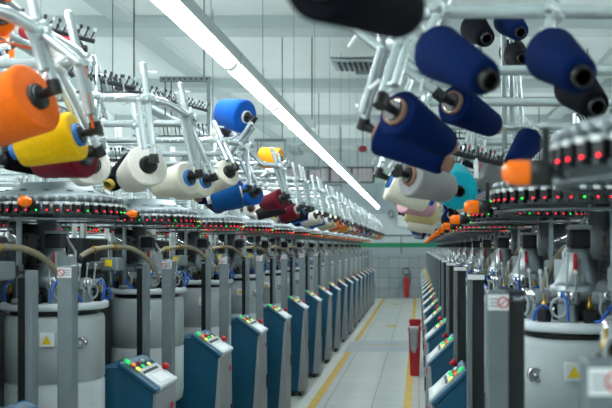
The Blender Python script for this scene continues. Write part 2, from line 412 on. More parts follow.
def p_dark_panel(m):  # invented dark panel that deepens the gap beside the machine; rods for clutter
    m.box((-.36,.59,.66),(.03,.74,1.12),dgrey); m.box((-.335,.45,1.32),(.08,.2,.18),grey_p,bev=.006); m.box((-.335,.76,1.36),(.09,.16,.26),black,bev=.006)
    for k in range(4): m.tube([(-.31,.3+k*.19,.12),(-.31,.3+k*.19,1.6)],.008 if k%2 else .012,(steel,grey_p)[k%2],6)
def p_jbox(m): m.box((-.07,-.36,1.43),(.09,.12,.07),alu,bev=.006)
def p_jlab(m): m.box((-.07,-.4212,1.437),(.035,.0025,.035),yel_lab)
def p_stopbox(m): m.box((-.072,-.25,1.425),(.05,.05,.045),dgrey,bev=.004)
def p_stopbtn(m): m.lathe([(1e-4,.014),(.012,.013),(.015,.006),(.013,0),(1e-4,0)],red,12,(-.072,-.275,1.425),Matrix.Rotation(PI/2,3,'X'))
def p_hose(fy, m):
    base=[V((x,y*fy,z)) for x,y,z in((-.16,-.56,1.47),(-.12,-.50,1.505),(-.05,-.38,1.52),(.0,-.27,1.51),(.05,-.19,1.46),(.085,-.15,1.39),(.09,-.14,1.31))]
    pts=[]
    for i in range(len(base)-1):
        p0=base[max(i-1,0)];p1=base[i];p2=base[i+1];p3=base[min(i+2,len(base)-1)]
        for k in range(8):
            t=k/8; pts.append(.5*((2*p1)+(p2-p0)*t+(2*p0-5*p1+4*p2-p3)*t*t+(3*p1-p0-3*p2+p3)*t**3))
    pts.append(base[-1])
    m.tube(pts,[.0125 if i%2 else .0145 for i in range(len(pts))],beige,10)
def p_clamp(fy, t, m):
    p=V((-.12,-.50*fy,1.505)).lerp(V((-.05,-.38*fy,1.52)),t); q=V((-.05,-.38*fy,1.52))-V((-.12,-.50*fy,1.505)); q.normalize()
    m.tube([p-q*.006,p+q*.006],.020,brass,12); m.box(p+V((0,0,-.03)),(.012,.012,.05),black)
def p_hub(m):
    m.lathe([(1e-4,1.785),(.13,1.785),(.145,1.78),(.155,1.76),(.235,1.735),(.25,1.728),(.25,1.70),(.17,1.70),(.17,1.665),(1e-4,1.665)],alu,36)
    for i in range(14):
        a=2*PI*i/14; m.lathe([(1e-4,.004),(.012,.004),(.014,0)],dgrey,8,(0.2*math.cos(a),0.2*math.sin(a),1.746))
def p_ring(m):
    m.lathe([(.215,1.65),(RING_R-.012,1.65),(RING_R-.012,1.700),(.215,1.700)],alu,48,closed=True)
    m.lathe([(RING_R-.02,1.626),(RING_R+.006,1.626),(RING_R+.006,1.634),(RING_R-.02,1.634)],grey_p,48,closed=True)
def finger(m, led):                                     # radial +x, origin on the ring's rim
    m.box((.004,0,0),(.030,.024,.030),black,bev=.002); m.box((.014,0,.016),(.020,.018,.011),whiteb,bev=.001)
    m.tube([(.0,0,.015),(.0,0,.032)],.004,mgrey,6); m.ball((.002,0,.038),.0105,mgrey,8)
    m.box((.012,.0,-.019),(.02,.014,.012),dgrey)
    m.ball((.020,.004,-.012),.003,led,8)
NF=46
def p_fingers_all(m):
    for i in range(NF):
        a=2*PI*(i+.5)/NF; led=led_g if (i*7)%5==0 else led_r
        M=Matrix.Rotation(a,4,'Z'); sub=MB(); 
        sub.box((.004,0,0),(.030,.024,.030),black); sub.box((.014,0,.018),(.018,.018,.009),whiteb)
        sub.box((.002,0,.034),(.016,.016,.02),mgrey); sub.box((.020,.004,-.012),(.005,.005,.005),led)
        o=V((RING_R*math.cos(a),RING_R*math.sin(a),1.676))
        for f,mi in zip(sub.f,sub.m): pass
        base=len(m.v); m.v += [tuple(M@V(q)+o) for q in sub.v]
        for f,mi in zip(sub.f,sub.m):
            m.f.append(tuple(base+k for k in f)); m.m.append(m.mi(sub.mats[mi])); m.sm.append(False)
def p_lamp_lens(kind, m):
    M=Matrix.Rotation(PI/2,3,'Y') if kind=='aisle' else Matrix.Rotation(PI/2,3,'X')
    o=(RING_R+.02,-.07,1.645) if kind=='aisle' else (.03,-RING_R-.025,1.694)
    m.lathe([(.021,.043),(.0215,.062),(.0195,.078),(.012,.087),(1e-4,.089)],amber,16,o,M)
    m.lathe([(1e-4,.043),(.021,.043)],amber,16,o,M)
def p_lamp_base(kind, m):
    M=Matrix.Rotation(PI/2,3,'Y') if kind=='aisle' else Matrix.Rotation(PI/2,3,'X')
    o=(RING_R+.02,-.07,1.645) if kind=='aisle' else (.03,-RING_R-.025,1.694)
    m.lathe([(1e-4,.005),(.017,.005),(.022,.012),(.022,.042),(1e-4,.042)],black,16,o,M)
    if kind=='aisle': m.box((RING_R+.035,-.07,1.685),(.012,.014,.07),black)
post_shaded=mat('shaded_post_aluminium', rgb(112,121,125), .42, .3, .07, 25)  # right-row aluminium posts, shade of their unlit side put into the colour
def p_post(gw, dw, h, x, y, style, m):               # x = aisle face; grey profile, then dark channel behind it
    m.box((x-gw/2,y,h/2),(gw,.058,h),post_shaded if dw>.03 else alu,bev=.003)
    if dw: m.box((x-gw-dw/2,y+.006,h/2-.012),(dw,.05,h-.024),black); m.box((x-gw-dw/2,y,h-.006),(dw,.06,.012),dgrey)
    if style=='gold': m.box((x-gw-.004,y-.030,h/2),(.008,.008,h-.05),brass)
    if style=='cap': m.box((x-(gw+dw)/2,y-.032,h-.012),(gw+dw,.006,.018),whiteb)
def p_label(x, y, w, h, m): m.box((x-w/2,y-.0305,h-.026),(w*.94,.003,.036),whiteb)
def p_labelprint(x, y, w, h, m):
    yy=y-.0325; cx=x-w*.72; cz=h-.026
    m.lathe([(.010,-.0008),(.0135,-.0008),(.0135,.0008),(.010,.0008)],redtext,20,(cx,yy,cz),Matrix.Rotation(PI/2,3,'X'),closed=True)
    m.box((cx,yy,cz),(.021,.0016,.003),redtext,Matrix.Rotation(.78,4,'Y'))
    for k in range(3): m.box((x-w*.30,yy,cz+.008-k*.008),(w*(.42,.36,.4)[k],.0012,.003),greytxt)
def p_gauge(m):
    M=Matrix.Rotation(PI/2,3,'X'); o=(.155,-.11,1.13)
    m.lathe([(.017,.024),(.022,.026),(.025,.02),(.025,.0),(1e-4,0)],chrome,20,o,M); m.lathe([(1e-4,.02),(.018,.02)],mgrey,20,o,M)
    m.lathe([(1e-4,.03),(.006,.028),(.007,.02)],chrome,10,o,M)
def p_warn(m):
    m.box((.05,-.197,1.15),(.055,.012,.055),whiteb)
    m.add([(.03,-.2038,1.132),(.07,-.2038,1.132),(.05,-.2038,1.168)],[(0,1,2)],yel_lab)

def machine(side, y, idx, lod, row, face=1, postx=.36, place=None):
    X={'L':XL,'R':XR,'LB':-2.95,'RB':1.87}[row]
    r=empty('knitting_machine',(X,y,0))
    P=lambda n,fn,key=None: link(n,cached((key or n),fn,side),r)
    P('base',p_base); P('drum',p_drum); P('needle_bed',p_bed); P('knitting_cylinder',p_cylinder)
    P('cone_housing',p_cone); P('motor',p_motor); P('motor_cap',p_motorcap)
    P('dial_hub',p_hub); P('guide_ring',p_ring); P('crossbar',p_cross); P('gear_case',p_gearcase)
    for i,a in enumerate((2.0,PI,4.3)): P('column',lambda m,a=a:p_columns(a,m),'column|%d'%i)
    for i in range(8 if lod<2 else 3):
        a=(i+.5)*2*PI/8 if lod<2 else (-1.2,0,1.2)[i]
        f=P('feeder',p_feeder); f.location=(side*.15*math.cos(a),.15*math.sin(a),1.292); f.scale=(1.1,1.1,1.25); f.rotation_euler=(0,0,a if side==1 else -a)
    if lod<2:
        for i in range(8):
            a=i*2*PI/8
            f=P('solenoid',p_solenoid); f.location=(side*.18*math.cos(a),.18*math.sin(a),1.292); f.rotation_euler=(0,0,a if side==1 else -a)
    P('added_dark_box',p_dark_box); P('added_dark_panel',p_dark_panel)
    fy=-1 if row=='R' else 1
    P('suction_hose',lambda m:p_hose(fy,m),'suction_hose|%d'%fy)
    if lod<2:
        for t in(.05,.95): P('hose_clamp',lambda m,t=t:p_clamp(fy,t,m),'hose_clamp|%d%.2f'%(fy,t))
    if lod<2 and not(row=='R' and idx==0):
        P('guard',p_guard); P('filter_canister',p_canister); P('motor_cable',p_motorcable); P('release_lever',p_lever)
        for i,a in enumerate((-1.9,-.9,.2,1.2)): P('air_tube',lambda m,a=a:p_air(a,m),'air_tube|%d'%i)
        j=P('junction_box',p_jbox); link('yellow_label',cached('yellow_label',p_jlab,side),j)['label']='yellow square label'
        j=P('stop_box',p_stopbox); link('stop_button',cached('stop_button',p_stopbtn,side),j)['label']='red stop button'
        P('pressure_gauge',p_gauge); P('warning_label',p_warn)
    if lod==0:
        for i in range(NF):
            a=2*PI*(i+.5)/NF; led='g' if (i*7)%5==0 else 'r'
            f=P('yarn_finger',lambda m:finger(m,led_g if led=='g' else led_r),'yarn_finger|'+led)
            f.location=(side*RING_R*math.cos(a),RING_R*math.sin(a),1.676); f.rotation_euler=(0,0,a if side==1 else PI-a)
            if side==-1: f.data=cached('yarn_finger|'+led,lambda m:finger(m,led_g if led=='g' else led_r),1)
    else: P('yarn_fingers',p_fingers_all)
    if row in('L','R'):
        k='aisle' if row=='R' else 'front'
        l=P('signal_lamp',lambda m:p_lamp_base(k,m),'signal_lamp|'+k); link('lamp_lens',cached('lamp_lens|'+k,lambda m:p_lamp_lens(k,m),side),l)['label']='amber lens'
        if row=='L':
            h=1.455; ly=.68; lx=.30; gw,dw,st=.052,0,'label'
        else:
            h=1.42 if idx else 1.37; ly=-.76 if idx else -.36; wide=idx<2; lx=(.355 if idx else .29) if wide else .33; gw,dw,st=(.05,.036,'label') if wide else (.02,.042,'cap')
        v='%s%s%d'%(row,st,row=='R' and idx==0)
        po=P('post',lambda m:p_post(gw,dw,h,lx,ly,st,m),'post|'+v)
        if st=='label' and lod<2:
            lb=link('label_plate',cached('label_plate|'+v,lambda m:p_label(lx,ly,gw,h,m),side),po); lb['label']='white warning label with red ring'
            P('warning_print',lambda m:p_labelprint(lx,ly,gw,h,m),'warning_print|'+v).parent=po
        if row=='L': P('post',lambda m:p_post(.022,.028,1.44,.215,.55,'dark',m),'post|darkL')
        elif idx: P('post',lambda m:p_post(.012,.034,1.41,.305,-.44,'gold',m),'post|goldR')
    return r

# ------------------------------------------------------------------ control consoles
door_m=mat('console_front_grey',rgb(158,164,168),.45,0,.05,8)
def console_meshes(row):
    xb,xf=(.205,.36) if row=='L' else (.31,.45)
    zb,zf=(1.0,.885) if row=='L' else (.985,.85); ya,yb=(.185,.505) if row=='L' else (-.30,.03)
    sl=math.atan2(zb-zf,xf-xb); L=math.hypot(zb-zf,xf-xb)
    R=Matrix.Rotation(sl,4,'Y'); top=lambda u,y,d: (xb+(xf-xb)*u+math.sin(sl)*d,y,zb+(zf-zb)*u+math.cos(sl)*d)
    out={}
    m=MB(); xk=xb-.105 if row=='L' else xb-.03
    m.prism([(xk,.05),(xf-.065,.05),(xf-.010,zf-.017),(xb,zb-.015),(xk,zb-.02)],ya,yb,teal); out['body']=m
    m=MB(); m.prism([(xf-.062,.05),(xf+.004,.05),(xf+.006,.40),(xf+.001,zf-.02),(xf-.008,zf-.02)],ya+.004,yb-.004,door_m); m.box((xf+.014,yb-.05,.5),(.012,.018,.1),dgrey); out['door']=m
    m=MB(); m.box(top(.5,(ya+yb)/2,-.004),(L+.016,yb-ya+.014,.02),teal,R,.004); m.box(top(.66,(ya+yb)/2+.02,.009),(L*.60,yb-ya-.06,.008),panelw,R,.002)
    out['top_cover']=m
    m=MB(); m.box(top(.99,(ya+yb)/2+.02,.0),(.026,yb-ya-.06,.034),panelw,R,.008); out['lip']=m
    m=MB()
    for yy in(ya+.05,yb-.05):
        for xx in(xb+.03,xf-.05): m.lathe([(1e-4,0),(.018,0),(.018,.012),(.008,.02),(.008,.05),(1e-4,.05)],dgrey,10,(xx,yy,0))
    out['feet']=m
    btn=[]
    def b(u,y,r,h,mm,nm,lab):
        m=MB(); m.lathe([(1e-4,h),(r*.8,h*.95),(r,h*.6),(r,0),(1e-4,0)],mm,10,top(u,y,.013),R.to_3x3()); btn.append((nm,m,lab))
    e=(.62 if row=='L' else .16)
    m=MB(); m.lathe([(1e-4,.035),(.016,.033),(.019,.024),(.016,.016),(.010,.014),(.010,0),(1e-4,0)],red,14,top(e,yb-.02,.006),R.to_3x3()); btn.append(('emergency_stop',m,'red mushroom stop button'))
    b(.06,ya+.04,.016,.012,greenb,'button','green round button')
    b(.20,ya+.06,.011,.010,orangeb,'button','orange button'); b(.22,ya+.12,.011,.010,red,'button','small red button')
    b(.36,ya+.05,.014,.010,yellowb,'button','pale yellow button'); b(.33,ya+.13,.010,.008,greenb,'button','small green button')
    b(.18,ya+.19,.010,.008,whiteb,'button','white button'); b(.34,ya+.21,.011,.009,greenb if row=='R' else yellowb,'button',None)
    m=MB()
    m.box(top(.5,(ya+yb)/2,.0145),(.014,.2,.003),black,R)
    btn.append(('key_strip',m,'black membrane keys'))
    m=MB(); m.box(top(.78,(ya+yb)/2+.02,.0135),(.055,.16,.002),whiteb,R); btn.append(('display',m,'white display window'))
    m=MB(); m.box((xf+.014,(ya+yb)/2+.06,.78),(.006,.024,.03),red); btn.append(('door_sticker',m,'red sticker'))
    return out,btn
CONS={}
def console(row, y, idx):
    s=1 if row=='L' else -1
    X=XL if row=='L' else XR
    if row not in CONS:
        out,btn=console_meshes(row); CONS[row]={k:v.mesh(k,s) for k,v in out.items()},[(n,v.mesh(n,s),l) for n,v,l in btn]
    out,btn=CONS[row]
    r=empty('control_console',(X,y,0))
    side='left' if row=='L' else 'right'
    tag(r,'petrol blue control console with sloped button panel, %s along the %s row'%(ORD[idx],side),'console','consoles of the %s row'%side)
    link('body',out['body'],r); link('front_door',out['door'],r)['label']='grey front door'
    t=link('top_panel',out['top_cover'],r); link('front_lip',out['lip'],r); link('feet',out['feet'],r)
    for n,me,l in (btn if idx<10 else btn[:5]+btn[-2:-1]):
        o=link(n,me,t)
        if l: o['label']=l
    return r

# ------------------------------------------------------------------ creels and yarn cones
RZ=2.06
def rail_path(y0, y1, xa, xb=-.42, rc=.15):
    P=[V((xb,y0,RZ)),V((xa-rc,y0,RZ))]
    P+=[V((xa-rc+rc*math.sin(t),y0+rc-rc*math.cos(t),RZ)) for t in [PI/2*i/6 for i in range(1,7)]]
    P+=[V((xa,y1-rc,RZ))]
    P+=[V((xa-rc+rc*math.cos(t),y1-rc+rc*math.sin(t),RZ)) for t in [PI/2*i/6 for i in range(1,7)]]
    P+=[V((xb,y1,RZ))]
    return P
def nearest(P, q):
    best=None
    for a,b in zip(P,P[1:]):
        d=b-a; t=max(0,min(1,(q-a).dot(d)/d.length_squared)); c=a+d*t
        if best is None or (c-q).length<best[0]: best=((c-q).length,c)
    return best[1]
SIZES={'big':(.080,.060,.165),'std':(.071,.050,.175),'slim':(.060,.038,.205),'fat':(.066,.058,.15),'huge':(.090,.076,.165),'mini':(.036,.026,.13)}
CONE={}
def cone_mesh(size,col,core):
    k=(size,col,core)
    if k not in CONE:
        rb,rs,L=SIZES[size]; m=MB()
        co,ci=.0335,.0225
        m.lathe([(co,.003),(rb-.014,0),(rb-.004,.003),(rb,.011),(rb-(rb-rs)*.5,L*.5),(rs+.001,L-.016),(rs-.003,L-.006),(rs-.012,L-.003),(ci,L-.004)],yarn(col),36)
        y=m.mesh('yarn_package')
        c=MB(); cm=core
        c.lathe([(co,-.010),(co,.004),(ci,L),(ci-.001,L+.018),(ci-.005,L+.018),(ci-.004,L),(co-.004,.004),(co-.004,-.010)],cm,24,closed=True)
        CONE[k]=(y,c.mesh('core_tube'))
    return CONE[k]
core_blue=mat('core_blue',rgb(20,110,190),.5); core_brown=mat('core_card',rgb(150,110,90),.8); core_black=mat('core_black',rgb(18,18,20),.45)
core_white=mat('core_white',rgb(220,220,215),.5); core_pink=mat('core_pink',rgb(200,110,115),.6); core_gold=mat('core_gold',rgb(190,160,70),.5)
COUNT={}
def yarn_cone(P, axis, size, col, core, label, group=None):
    y,c=cone_mesh(size,col,core)
    r=link('yarn_cone',y,None,P); r.rotation_mode='QUATERNION'; r.rotation_quaternion=axis.to_track_quat('Z','Y')
    o=link('core_tube',c,r)
    tag(r,label,'yarn cone',group or '%s yarn cones'%col)
    return r
def hanger_meshes(bottom, top, axis, Lc=.1):
    """tube with cross handle and clamp, plus the black clip and spindle that carries a cone"""
    m=MB(); d=(top-bottom).normalized(); ext=top+d*.13
    m.tube([bottom,ext],.0125,rail_m,12)
    m.ball(ext,.0125,rail_m,10,.6)
    q=bottom+d*.035; w=d.cross(axis).normalized() if d.cross(axis).length>1e-3 else V((0,1,0))
    m.tube([q-w*.022-axis*.028,q+w*.01-axis*.03+d*.012],.0045,whiteb,6)
    m.tube([ext-d*.03-w*.05,ext-d*.03+w*.012],.0045,whiteb,6)
    m.tube([top-w*.024,top+w*.024],.020,steel,12)
    if (top-bottom).length>.14: m.tube([bottom+d*.04+w*.034,top+w*.034+d*.02],.0105,rail_m,10); m.tube([bottom+d*.05,bottom+d*.05+w*.034],.007,steel,6); m.tube([top-w*.01,top+w*.045],.012,steel,10)
    m.tube([top-axis*.03,top+axis*.03],.008,steel,8)
    h=MB()
    c=bottom+axis*.012
    h.tube([bottom-d*.012,bottom+d*.022],.017,black,10)
    h.tube([c,c+axis*.030],[.014,.010],black,10)
    h.tube([c+axis*.03,c+axis*.034],[.026,.028],black,14); h.tube([c+axis*.034,c+axis*.040],.0285,chrome,14); h.tube([c+axis*.04,c+axis*.05],[.022,.016],black,12)
    h.tube([c+axis*.05,c+axis*(.05+Lc)],.007,black,8)
    return m,h
CLIP=.055     # from tube bottom to the big face along the axis
def comb_mesh(m, p, d, n=13, L=.26):
    d=V(d).normalized(); p=V(p); u=d.cross(V((0,0,1))).normalized()
    m.tube([p-d*L/2,p+d*L/2],.008,dgrey,6)
    for i in range(n):
        q=p+d*(-L/2+L*(i+.5)/n)
        m.tube([q,q+V((0,0,.055))+u*.03],.0028,black if i%3 else steel,5); m.box(q+V((0,0,.055))+u*.03,(.008,.008,.012),black)
        if i%2: m.tube([q,q-V((0,0,.03))+u*.045],.0025,steel,4)
def creel_static(y0,y1,xa,m_rail,m_mast,m_combs,m_low):
    P=rail_path(y0,y1,xa)
    m_rail.tube(P,.016,rail_m,12)
    yc=(y0+y1)/2
    for i,(xx,yy) in enumerate(((-.42,y0),(-.42,y1))):
        m=MB(); m.tube([(xx,yy,0),(xx,yy,RZ+.25)],.018,steel,12); m.lathe([(1e-4,0),(.05,0),(.05,.008),(.019,.012)],steel,14,(xx,yy,0)); m.lathe([(.019,RZ-.025),(.026,RZ-.025),(.026,RZ+.025),(.019,RZ+.025)],steel,12,(xx,yy,0))
        m_mast.append(m)
    m_low.tube([(-.42,y0,1.93),(.03,y0+.04,1.93),(.03,y1-.04,1.93),(-.42,y1,1.93)],.011,rail_m,10)
    m_low.tube([(.03,yc,1.93),(.03,yc,RZ+.02),(-.42,yc,RZ+.02)],.010,rail_m,8)
    m_low.tube([(-.05,y0+.0,1.93),(-.05,y0,RZ)],.011,rail_m,8); m_low.tube([(-.05,y1,1.93),(-.05,y1,RZ)],.011,rail_m,8)
    for k in range(5):
        yy=y0+.06+(y1-y0-.12)*k/4
        m_low.box((.03,yy,1.895),(.05,.055,.06),black,bev=.004); m_low.tube([(.03,yy,1.865),(.03,yy,1.84)],.010,chrome,8)
        m_low.box((-.12,yy,1.90),(.06,.05,.08),black if k%2 else dgrey,bev=.004)
        m_low.box((-.42,yy,2.12),(.05,.06,.10),dgrey,bev=.004)
    m_low.tube([(-.12,y0,1.945),(-.12,y1,1.945)],.010,dgrey,6)
    m_low.tube([(-.42,y0,1.80),(-.42,y1,1.80)],.010,steel,8); m_low.tube([(-.42,y0,2.2),(-.42,y1,2.2)],.012,steel,8)
    for q,d in(((.03,yc,1.955),(0,1,0)),((-.1,y0+.06,1.965),(1,.1,0)),((-.42,yc,2.215),(0,1,0)),((.34,y0+.02,RZ+.02),(1,0,0))):
        m=MB(); comb_mesh(m,q,d); m_combs.append(m)
COFF={'L':(-.51,.14),'R':(-.77,-.12),'LB':(-.80,-.15),'RB':(-.80,-.15)}
XA={'L':.58,'R':.60,'LB':.65,'RB':.65}
# generic hanger slots: (x, y-fraction on path or arm, axis dir in plan, words)
def slots(y0,y1,xa):
    yc=(y0+y1)/2
    return [((.0,y0),(.1,1),'inner near arm'),((.21,y0-.04),(.0,1),'near arm'),((xa-.03,y0+.045),(-.95,.3),'near corner'),
            ((xa,yc-.095),(-1,.05),'aisle bar'),((xa,yc+.085),(-1,-.05),'aisle bar far half'),((xa-.03,y1-.05),(-.95,-.3),'far corner'),((.2,y1),(.0,-1),'far arm')]
def make_creel(row, side, y, idx, hangs, generic=True):
    X={'L':XL,'R':XR,'LB':-2.95,'RB':1.87}[row]
    y0,y1=COFF[row]
    r=empty('yarn_creel',(X,y,0))
    key='%s%d'%(row,0)
    if ('st',row,side) not in CACHE:
        mr,ml=MB(),MB(); ms=[];mc=[]
        creel_static(y0,y1,XA[row],mr,ms,mc,ml)
        CACHE[('st',row,side)]=(mr.mesh('rail',side),ml.mesh('inner_frame',side),[q.mesh('mast',side) for q in ms],[q.mesh('pin_comb',side) for q in mc])
    a,b,c,d=CACHE[('st',row,side)]
    link('rail',a,r)
    if not ((row=='L' and idx<2) or (row=='R' and idx<3)): link('inner_frame',b,r)
    for q in c: link('mast',q,r)
    for q in (d if not(row=='R' and idx<3) else []): link('pin_comb',q,r)
    return r
def add_hanger(r, row, side, bottom, top, axis, key=None):
    """all in mirrored-local coordinates (x to the aisle)"""
    if key and ('hg',row,side,key) in CACHE: ma,mh=CACHE[('hg',row,side,key)]
    else:
        a,h=hanger_meshes(bottom,top,axis); ma,mh=a.mesh('hanger_tube',side),h.mesh('spindle_clip',side)
        if key: CACHE[('hg',row,side,key)]=(ma,mh)
    o=link('hanger_tube',ma,r); link('spindle_clip',mh,o); return o
def to_world(X,y,side,p): return V((X+side*p.x,y+p.y,p.z))

# colours along the left row from the third creel on, then the right row
PAL_L=[['cream','white','maroon','charcoal','navy','blue','white'],
       ['white','pale yellow','white','cream','royal blue','navy','teal'],
       ['cream','navy','cream','pale yellow','white','blue','black'],
       ['white','royal blue','orange','orange','navy','cream','teal'],
       ['cream','white','amber','white','maroon','navy','cream'],
       ['white','cream','white','red','cream','black','white'],
       ['teal','white','red','charcoal','white','cream','blue'],
       ['cream','white','royal blue','navy','white','cream','cream']]
PAL_R=[['cream','pale yellow','pink','cream','white','navy','grey'],
       ['cream','cream','pale yellow','cream','charcoal','navy','cream'],
       ['cream','black','navy','charcoal','royal blue','black','navy'],
       ['royal blue','navy','amber','navy','charcoal','black','navy'],
       ['black','charcoal','navy','royal blue','navy','black','grey']]
CORES=[core_blue,core_brown,core_black,core_white,core_black]
def generic_cones(r,row,side,X,y,idx,pal,which,rowname,sizes=('std','std','fat')):
    y0,y1=COFF[row]
    for k in which:
        (sx,sy),(ax,ay),w=slots(y0,y1,XA[row])[k]
        axis=V((ax,ay,0)).normalized(); dip=.2 if k in(0,1,6) else .36; axis=(axis*math.cos(dip)-V((0,0,1))*math.sin(dip)).normalized()
        out=-V((ax,ay,0)).normalized()
        top=V((sx,sy,RZ)); bottom=top+out*.055-V((0,0,.225 if k!=6 else .10))
        add_hanger(r,row,side,bottom,top,axis,'g%d'%k)
        P=bottom+axis*CLIP; col=pal[k%len(pal)]
        wa=V((side*axis.x,axis.y,axis.z)); sz=sizes[(idx*3+k)%len(sizes)]
        if col in('navy','black','charcoal'): sz='slim'
        if k in(1,6): sz='fat'
        elif row=='L' and k in(2,4): sz='big' if sz=='std' else sz
        yarn_cone(to_world(X,y,side,P),wa,sz,col,CORES[(idx+k*2)%5],
            '%s yarn cone, %s, %s creel of the %s'%(col,w,ORD[idx],rowname),'%s yarn cones of the %s'%(col,rowname))
def hero(r,row,side,X,y,big,Yd,small,size,col,core,label,sign=1,top=None):
    rb,rs,L=SIZES[size]
    P=px(*big,Yd); cam=V((0,0,CZ)); d=V(((small[0]-VPX)/F,1,(VPY-small[1])/F))
    A=d.dot(d); q=cam-P; B=2*d.dot(q); C=q.dot(q)-L*L; disc=B*B-4*A*C
    Ys=-B/(2*A) if disc<0 else (-B+sign*math.sqrt(disc))/(2*A)
    axis=(cam+d*Ys-P).normalized()
    loc=V((side*(P.x-X),P.y-y,P.z)); la=V((side*axis.x,axis.y,axis.z))
    bottom=loc-la*CLIP
    path=rail_path(*COFF[row],XA[row]); guess=V((bottom.x-.03,bottom.y,RZ))
    t=nearest(path,guess)
    if top: q=px(*top); t=V((side*(q.x-X),q.y-y,q.z))
    add_hanger(r,row,side,bottom,t,la)
    yarn_cone(P,axis,size,col,core,label)
    print('hero',label[:40],'tube',round((t-bottom).length,2),'P',[round(k,2) for k in P],'axis',[round(k,2) for k in axis])

for i in range(NL):
    y=YL0+PITCH*i
    if y>WALLY-.8: break
    m=machine(1,y,i,0 if i<3 else (1 if i<8 else 2),'L',postx=.37)
    tag(m,'grey and white circular knitting machine, %s in the row left of the aisle'%ORD[i],'knitting machine','knitting machines of the left row')
    console('L',y,i)
    r=make_creel('L',1,y,i,None); tag(r,'white tube yarn creel with hanging cone holders, %s along the left row'%ORD[i],'yarn creel','yarn creels of the left row')
    a=(r,'L',1,XL,y)
    if i==0:
        hero(*a,(37,97),2.14,(-16,121),'huge','orange',core_black,'large orange yarn cone with dark hub at the upper left',1)
        hero(*a,(78,135),2.43,(19,151),'std','yellow',core_blue,'bright yellow yarn cone just below the large orange cone',1)
        hero(*a,(85,155),2.64,(38,163),'std','maroon',core_black,'dark red yarn cone under the yellow cone')
        hero(*a,(6,80),2.74,(-34,92),'std','green',core_white,'green yarn cone above and behind the large orange cone',1)
        hero(*a,(-2,47),2.8,(-38,54),'std','orange',core_black,'orange yarn cone behind the green cone',1)
        hero(*a,(-2,12),2.15,(-48,22),'slim','orange',core_black,'blurred orange yarn cone at the upper left corner',1)
    elif i==1:
        hero(*a,(58,164),3.42,(4,160),'slim','black',core_black,'black yarn cone under the dark red cone',-1)
        hero(*a,(46,37),3.3,(22,31),'mini','red',core_white,'small red yarn cone behind the first white rail',1)
        hero(*a,(76,46),3.5,(58,38),'mini','red',core_white,'small red yarn cone behind the crossing tubes above orange cone',1)
        hero(*a,(91,165),3.02,(82,174),'std','white',core_black,'white yarn cone facing forward under the yellow cone')
        hero(*a,(148,165),3.16,(130,179),'big','white',core_black,'large white yarn cone with black hub in sharp focus')
        hero(*a,(136,164),3.66,(110,184),'slim','black',core_gold,'black yarn cone with gold ring left of the white cone',-1)
        hero(*a,(189,178),3.50,(156,187),'std','cream',core_blue,'cream yarn cone with blue core right of the white cone',1)
        hero(*a,(205,181),3.78,(176,190),'std','cream',core_blue,'cream yarn cone behind the one with blue core',1)
    elif i==2:
        hero(*a,(229,172),4.30,(208,186),'std','cream',core_black,'cream yarn cone with black hub above the deep blue cone')
        hero(*a,(240,192),4.68,(205,201),'huge','deep blue',core_white,'deep blue yarn cone hanging right of the cream cones',1)
        hero(*a,(226,192),4.88,(199,198),'slim','navy',core_brown,'navy yarn cone pointing its ring end forward',-1)
        hero(*a,(246,117),4.46,(222,113),'huge','royal blue',core_white,'royal blue yarn cone standing highest on the left creels',1)
        hero(*a,(225,132),4.72,(217,134),'slim','white',core_black,'small white yarn cone beside the royal blue cone')
        hero(*a,(254,193),5.02,(238,199),'std','blue',core_black,'bright blue yarn cone behind the deep blue cone',1)
        pass
    elif i==3:
        hero(*a,(280,160),6.55,(260,157),'huge','amber',core_black,'amber yarn cone above the rail of the left row',1)
        hero(*a,(282,199),5.75,(263,204),'std','maroon',core_black,'maroon yarn cone right of the blue cones',1)
        generic_cones(*a,i,['cream','charcoal','white','navy','white','charcoal','navy'],[1,5,6],'left row')
    else: generic_cones(*a,i,PAL_L[(i-4)%8],range(1,7) if i<13 else (1,2,3,4,5),'left row')
